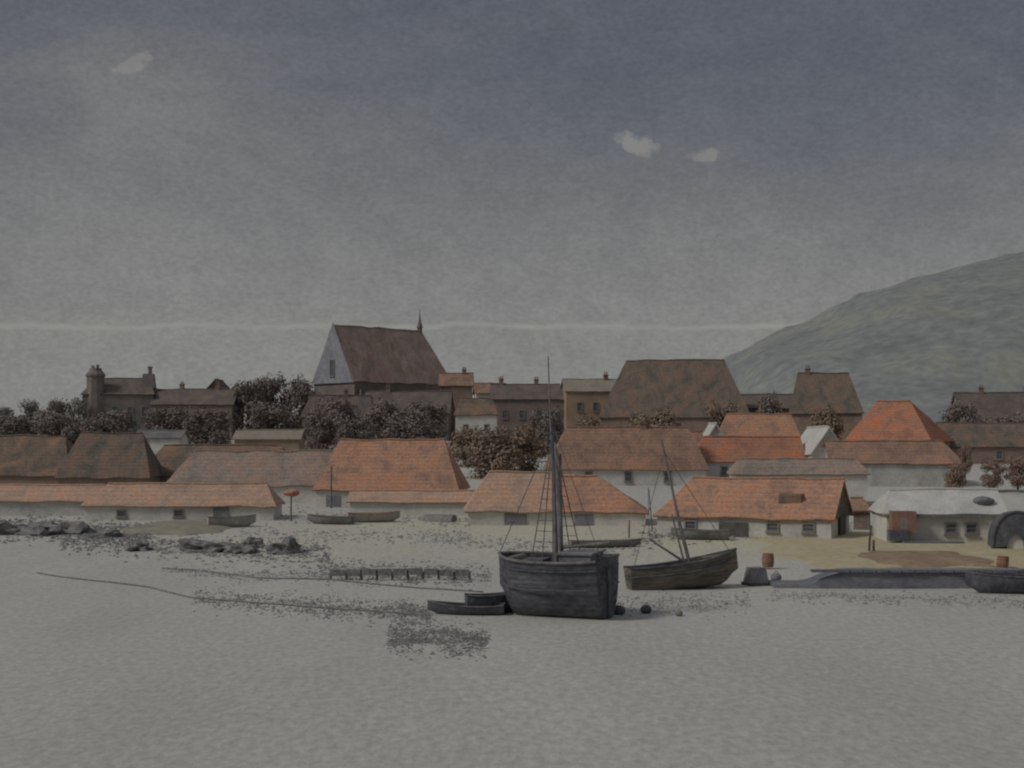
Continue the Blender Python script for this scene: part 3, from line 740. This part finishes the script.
def post(label, px, vb, vt, r, m='spar', top=None, lean=0, name='mooring_post'):
    yy = gy(vb); x = X(px, yy); zb = G(x, yy); h = Z(vt, yy) - zb
    t = thing(name, label, 'post', (x, yy, zb), rot=(0, R(lean), 0))
    s = MB().tube([(0, 0, -.4), (0, 0, h * .5), (.04, 0, h)], [r, r * .9, r * .75], 8).build('shaft', M[m], t)
    if top: MB().blob((.05, 0, h), (.85, .5, .38), 5, 2, .2).build('cage', M[top], t)
    return t
post('tall dark post in front of the large faded orange shed', 331, 508, 466, .14)
post('post with a red basket top on the left shore', 291, 521, 493, .1, 'spar', 'redpaint')
post('dark leaning post in the middle of the yellow sand bank', 869, 553, 526, .1, 'darkdoor', lean=3)
post('short thick post beside the leaning post on the sand bank', 874, 554, 540, .12, 'darkdoor', lean=-4)
post('small pale post on the shore below the deep orange boathouse', 629, 538, 520, .1, 'greyhull')

# arched black hut from an upturned hull
yy = 113; ht = thing('boat_hut', 'black hut made from an upturned hull with a pale arched doorway at the right edge', 'hut', (X(1014, yy), yy, .15), R(-12))
ar = MB(); pr = []
for i in range(13):
    a = math.pi * i / 12; pr.append((1.95 * math.cos(a) * (1 if i else 1), 3.0 * math.sin(a) ** .8))
vsA = [(x, -2, z + .3) for x, z in pr] + [(x * .9, 2.4, z * .9 + .3) for x, z in pr]
fsA = [(i, i + 1, i + 14, i + 13) for i in range(12)]
ar.add(vsA, fsA); ar.build('shell', M['black'], ht, solid=.14)
gb = MB(); op = []
for i in range(9):
    a = math.pi * i / 8; op.append((.55 * math.cos(a) - .1, .55 * math.sin(a) + .55))
out = [(1.9 * math.cos(math.pi * i / 8), 2.95 * math.sin(math.pi * i / 8) ** .8 + .3) for i in range(9)]
inn = [(.6 * math.cos(math.pi * i / 8) - .1, .9 * math.sin(math.pi * i / 8) + .45) for i in range(9)]
gb.add([(x, -1.9, z) for x, z in out] + [(x, -1.9, z) for x, z in inn], [(i, i + 1, i + 10, i + 9) for i in range(8)])
gb.build('front_boarding', M['black'], ht, solid=.1)
MB().box((-.1, -1.6, .8), (1.25, .08, 1.7)).build('door', M['white'], ht)

# stone jetty at the right
yj = gy(590); jt = thing('stone_jetty', 'low slate grey stone jetty sloping into the flats below the sand bank', 'jetty', (X(900, yj), yj + 1.5, 0))
jm = MB(); lv = []; n = 30
x0, x1 = X(776, yj) - X(900, yj), X(1075, yj) - X(900, yj)
for i in range(n + 1):
    t = i / n; xx = x0 + (x1 - x0) * t
    h = .28 + .3 * smoothstep(.12, .16, t) + .45 * smoothstep(.16, .24, t) + .06 * mn.noise(Vector((xx * .8, 0, 0)))
    q = .15 * mn.noise(Vector((xx * .5, 4, 0)))
    lv += [(xx, -1.1 + q, -.4), (xx, -.95 + q, h), (xx, 1.2, h + .05), (xx, 1.3, -.4)]
fs = []
for i in range(n):
    for j in range(3):
        a = i * 4 + j; fs.append((a, a + 1, a + 5, a + 4))
fs += [(0, 1, 2, 3), tuple(n * 4 + j for j in (3, 2, 1, 0))]
jm.add(lv, fs); jm.build('masonry', M['quay'], jt)
cp = MB()
for i in range(20):
    xx = x0 + 2.6 + i * .78
    cp.box((xx, -.9, 1.03 + .07), (.7, .5, .16), rz=random.uniform(-.04, .04))
cp.build('coping', M['quay'], jt)

# timber groyne on the left flats
yg = gy(580); gn = thing('timber_groyne', 'low weedy timber groyne on short legs left of the smack', 'groyne', (X(400, yg), yg, 0), R(-3))
pl = MB()
for i in range(9): pl.box((-4 + i * 1.0, random.uniform(-.05, .05), .5 + random.uniform(-.05, .05)), (.9, .16, .42), rz=random.uniform(-.05, .05))
pl.build('planking', M['weed'], gn)
for i in range(10): MB().tube([(-4.5 + i, .13, -.5), (-4.5 + i + random.uniform(-.06, .06), .13, .6 + random.uniform(-.1, .08))], [.1, .08], 7).build('leg', M['rock'], gn)

# rocks and wrack
def rocks(spec):
    for (px, v, wpx, hpx, lb) in spec:
        yy = gy(v); x = X(px, yy); s = yy / F
        o = MB().blob((0, 0, 0), (wpx / 1.7 * s, wpx / 2.6 * s, hpx * s * .75), px, 3, .9, .25).build('rock', M['rock'], None, (x, yy, G(x, yy) + hpx * s * .12), px, smooth=False)
        prop(o, lb, 'rock', 'dark rocks along the left shore')
rocks([(4, 534, 40, 13, 'dark rock at the very left edge of the shore'), (40, 534, 46, 13, 'broad dark rock, second from the left edge'), (72, 533, 36, 11, 'flat dark rock, third from the left edge'),
       (108, 537, 26, 7, 'smaller dark rock right of three broad shore rocks'), (140, 551, 30, 8, 'low grey rock in front of the olive silt bank, leftmost there'), (204, 552, 44, 12, 'dark rock at the right end of the olive silt bank'),
       (238, 553, 34, 9, 'grey rock between two darker ones on the left flats'), (252, 548, 24, 10, 'dark round rock left of the last rounded one'), (284, 553, 34, 13, 'dark rounded rock, rightmost on the left flats')])
def wrack(label, pts, spread, n, m='weed', r=(.04, .13), seed=0):
    rnd = random.Random(seed + 5); mb = MB()
    for i in range(int(n * 3.2)):
        t = rnd.random() * (len(pts) - 1); k = int(t); f = t - k
        px = pts[k][0] + (pts[k + 1][0] - pts[k][0]) * f; v = pts[k][1] + (pts[k + 1][1] - pts[k][1]) * f + rnd.gauss(0, spread * .62)
        yy = gy(v); x = X(px, yy) + rnd.gauss(0, .1)
        if mn.noise(Vector((x * .7, yy * .45, seed))) < rnd.uniform(-.55, .35): continue
        q = rnd.uniform(*r) * .7; a = rnd.uniform(-.4, .4)
        ca, sa = math.cos(a), math.sin(a); z = G(x, yy); w = q * rnd.uniform(1.2, 3.2); d = q * rnd.uniform(.8, 2.0)
        mb.add([(x - w * ca, yy - w * sa, z - .02), (x + d * sa, yy - d * ca, z - .02), (x + w * ca, yy + w * sa, z - .02), (x - d * sa, yy + d * ca, z - .02), (x, yy, z + q * rnd.uniform(.6, 1.6)), ],
               [(0, 1, 4), (1, 2, 4), (2, 3, 4), (3, 0, 4)])
    prop(raw('seaweed', mb.v, mb.f, M[m], smooth=False), label, 'seaweed', kind='stuff')
wrack('dark wrack around the left shore rocks', [(-20, 528), (60, 529), (150, 535)], 9, 900, seed=1, r=(.08, .2))
wrack('grey wrack between the silt bank and the left rocks', [(60, 541), (150, 546), (250, 551), (330, 554)], 9, 1100, seed=2, r=(.06, .16))
wrack('grey wrack strewn along the boats on the left shore', [(0, 509), (150, 511), (290, 516), (470, 520)], 7, 480, 'weedpale', seed=3, r=(.08, .22))
wrack('wrack caught on and around the timber groyne', [(320, 571), (400, 574), (490, 577)], 9, 1100, seed=4, r=(.04, .11))
wrack('faint wrack trail left of the groyne', [(165, 571), (250, 576), (330, 574)], 5, 260, 'weedpale', seed=5)
wrack('long hatched wrack band on the flats left of the smack', [(195, 598), (300, 605), (400, 612), (430, 616)], 9, 1500, seed=6, r=(.03, .09))
wrack('dense wrack patch nearest the viewer, below the smack', [(388, 638), (440, 639), (486, 642)], 12, 1100, seed=7, r=(.03, .09))
wrack('faint wrack between the smack and the lugger', [(610, 603), (690, 604), (750, 602)], 8, 420, 'weedpale', seed=8, r=(.03, .1))
wrack('wrack at the foot of the stone jetty', [(770, 596), (900, 600), (1030, 603)], 5, 480, 'weedpale', seed=9, r=(.04, .1))
wrack('grey wrack in front of the boathouses', [(430, 540), (540, 546), (640, 550)], 6, 330, 'weedpale', seed=10, r=(.06, .16))
wrack('grey wrack in front of the barn', [(640, 536), (700, 534), (800, 530), (850, 526)], 7, 450, seed=11, r=(.06, .2))
wrack('thin wrack around the post on the left shore', [(240, 533), (350, 537), (470, 536)], 6, 280, 'weedpale', seed=12, r=(.06, .16))
def rope(label, pts):
    p3 = []
    for i in range(len(pts) - 1):
        for k in range(10):
            f = k / 10; px = pts[i][0] + (pts[i + 1][0] - pts[i][0]) * f; v = pts[i][1] + (pts[i + 1][1] - pts[i][1]) * f
            yy = gy(v); x = X(px, yy); p3.append((x, yy, G(x, yy) + .05))
    o = MB().tube(p3, .05, 5).build('mooring_rope', M['weed']); prop(o, label, 'rope')
rope('long mooring rope curving over the flats from the far left', [(37, 574), (60, 578), (110, 583), (150, 588), (190, 598), (260, 604), (340, 610), (436, 616)])
rope('mooring rope on the flats above the hatched wrack band', [(162, 569), (200, 571), (260, 578), (330, 580), (420, 589), (490, 593)])

# ------------------------------------------------------------------ camera, sun, sky
cam = bpy.data.cameras.new('camera'); co = bpy.data.objects.new('camera', cam); COL.objects.link(co)
co.location = (0, 0, CAMZ); co.rotation_euler = (R(90), 0, 0)
cam.sensor_width = 36; cam.lens = 36 * F / 1024; cam.shift_y = (HV - 384) / 1024
cam.clip_end = 20000; cam.clip_start = .5
S.camera = co
SUN_EL, SUN_AZ = R(42), R(-112)      # azimuth from +y, clockwise: the light comes from the left and a little behind the viewer
sd = Vector((math.sin(SUN_AZ) * math.cos(SUN_EL), math.cos(SUN_AZ) * math.cos(SUN_EL), math.sin(SUN_EL)))
su = bpy.data.lights.new('sun', 'SUN'); su.energy = 1.3; su.angle = R(14); su.color = (1, .965, .91)
so_ = bpy.data.objects.new('sun', su); COL.objects.link(so_); so_.rotation_euler = (-sd).to_track_quat('-Z', 'Y').to_euler()

W = bpy.data.worlds.new('World'); S.world = W; W.use_nodes = True
nt = W.node_tree; N = nt.nodes; L = nt.links
bg = N['Background']; bg.inputs['Strength'].default_value = .1
sky = N.new('ShaderNodeTexSky'); sky.sky_type = 'NISHITA'; sky.sun_disc = False
sky.sun_elevation = SUN_EL; sky.sun_rotation = SUN_AZ; sky.air_density = 1; sky.dust_density = 3
tc = N.new('ShaderNodeTexCoord'); sx = N.new('ShaderNodeSeparateXYZ'); L.new(tc.outputs['Generated'], sx.inputs[0])
def math_(op, a, b=None, clamp=False):
    m = N.new('ShaderNodeMath'); m.operation = op; m.use_clamp = clamp
    for i, q in enumerate((a, b)):
        if q is None: continue
        if isinstance(q, (int, float)): m.inputs[i].default_value = q
        else: L.new(q, m.inputs[i])
    return m.outputs[0]
def snoise(scale, st=(1, 1, 1), det=5, rough=.6, dist=0):
    mp = N.new('ShaderNodeMapping'); mp.inputs['Scale'].default_value = st; L.new(tc.outputs['Generated'], mp.inputs['Vector'])
    n = N.new('ShaderNodeTexNoise'); n.inputs['Scale'].default_value = scale; n.inputs['Detail'].default_value = det
    n.inputs['Roughness'].default_value = rough; n.inputs['Distortion'].default_value = dist
    L.new(mp.outputs[0], n.inputs['Vector']); return n.outputs['Fac']
z = sx.outputs['Z']
cl = snoise(4.2, (1, 1, 2.0), 8, .62, .9)
u = math_('DIVIDE', sx.outputs['X'], math_('MAXIMUM', sx.outputs['Y'], .01)); w_ = math_('DIVIDE', z, math_('MAXIMUM', sx.outputs['Y'], .01))
def bankof(px, v, ru, rv, amt):      # a soft thicker or thinner part of the cloud cover
    du = math_('DIVIDE', math_('SUBTRACT', u, (px - 512) / F), ru / F); dv = math_('DIVIDE', math_('SUBTRACT', w_, (HV - v) / F), rv / F)
    d = math_('ADD', math_('MULTIPLY', du, du), math_('MULTIPLY', dv, dv))
    return math_('MULTIPLY', math_('DIVIDE', 1, math_('ADD', 1, math_('MULTIPLY', d, d))), amt)
zz = math_('ADD', z, math_('MULTIPLY', math_('SUBTRACT', cl, .5), .2))
for q in ((690, 95, 170, 65, .055), (110, 85, 120, 70, -.05), (30, 125, 50, 40, .05), (900, 150, 160, 60, .03), (1010, 60, 60, 60, .04)): zz = math_('ADD', zz, bankof(*q))
rp = N.new('ShaderNodeValToRGB'); e = rp.color_ramp.elements
def lc(r, g, b): return (lin(r) * 10, lin(g) * 10, lin(b) * 10, 1)
e[0].position = 0.0; e[0].color = lc(130, 130, 128)
e[1].position = 1.0; e[1].color = lc(140, 142, 146)
for p, c in ((.06, (128, 128, 126)), (.13, (120, 120, 119)), (.19, (109, 109, 110)), (.25, (98, 100, 105)), (.32, (88, 91, 100)), (.6, (110, 112, 120))):
    q = e.new(p); q.color = lc(*c)
L.new(zz, rp.inputs[0])
# fine grain in the overcast
gr = snoise(210, (1, 1, 1.8), 3, .7); gr2 = snoise(38, (1, 1, 1.6), 5, .6)
k = math_('ADD', math_('ADD', math_('MULTIPLY', math_('SUBTRACT', gr, .5), .6), math_('MULTIPLY', math_('SUBTRACT', gr2, .5), .28)), 1)
sc = N.new('ShaderNodeVectorMath'); sc.operation = 'SCALE'; L.new(rp.outputs[0], sc.inputs[0]); L.new(k, sc.inputs['Scale'])
# small pale clouds and a thin pale streak low in the sky
u = math_('DIVIDE', sx.outputs['X'], math_('MAXIMUM', sx.outputs['Y'], .01)); w_ = math_('DIVIDE', z, math_('MAXIMUM', sx.outputs['Y'], .01))
fr = math_('SUBTRACT', snoise(60, (1, 1, 1), 5, .6), .5)
def cloud(px, v, ru, rv, amt, skew=0):
    du = math_('DIVIDE', math_('SUBTRACT', u, (px - 512) / F), ru / F)
    dv = math_('DIVIDE', math_('SUBTRACT', math_('SUBTRACT', w_, (HV - v) / F), math_('MULTIPLY', math_('SUBTRACT', u, (px - 512) / F), skew)), rv / F)
    d = math_('ADD', math_('ADD', math_('MULTIPLY', du, du), math_('MULTIPLY', dv, dv)), math_('MULTIPLY', fr, 9.0))
    return math_('MULTIPLY', math_('MULTIPLY', math_('SUBTRACT', 1.4, d), .9, True), amt)
mk = cloud(636, 143, 26, 9, .75, -.35)
for c in (cloud(705, 156, 15, 6, .6), cloud(130, 66, 25, 7, .55, .3), cloud(655, 150, 18, 7, .6)): mk = math_('MAXIMUM', mk, c)
wob = math_('MULTIPLY', math_('SUBTRACT', snoise(16, (1, 1, 1), 3), .5), .013)
dl = math_('ABSOLUTE', math_('DIVIDE', math_('SUBTRACT', math_('ADD', w_, wob), (HV - 326) / F), 4.0 / F))
ln = math_('MULTIPLY', math_('SUBTRACT', 1, dl, True), math_('MULTIPLY', math_('MULTIPLY', snoise(9, (1, 1, .3), 6, .7), snoise(40, (1, 1, .5), 4, .7)), 3.6))
m1 = N.new('ShaderNodeMix'); m1.data_type = 'RGBA'; L.new(mk, m1.inputs[0]); L.new(sc.outputs[0], m1.inputs[6]); m1.inputs[7].default_value = lc(137, 134, 131)
m3 = N.new('ShaderNodeMix'); m3.data_type = 'RGBA'; L.new(ln, m3.inputs[0]); L.new(m1.outputs[2], m3.inputs[6]); m3.inputs[7].default_value = lc(139, 138, 134); m1 = m3
# a little of the clear sky above shows through the overcast
m2 = N.new('ShaderNodeMix'); m2.data_type = 'RGBA'; m2.inputs[0].default_value = .04; L.new(m1.outputs[2], m2.inputs[6]); L.new(sky.outputs[0], m2.inputs[7])
L.new(m2.outputs[2], bg.inputs['Color'])

vs_ = S.view_settings; vs_.view_transform = 'Standard'; vs_.look = 'None'; vs_.exposure = .05; vs_.gamma = 1
S.render.engine = 'CYCLES'
S.cycles.pixel_filter_type = 'BLACKMAN_HARRIS'; S.cycles.filter_width = 2.2
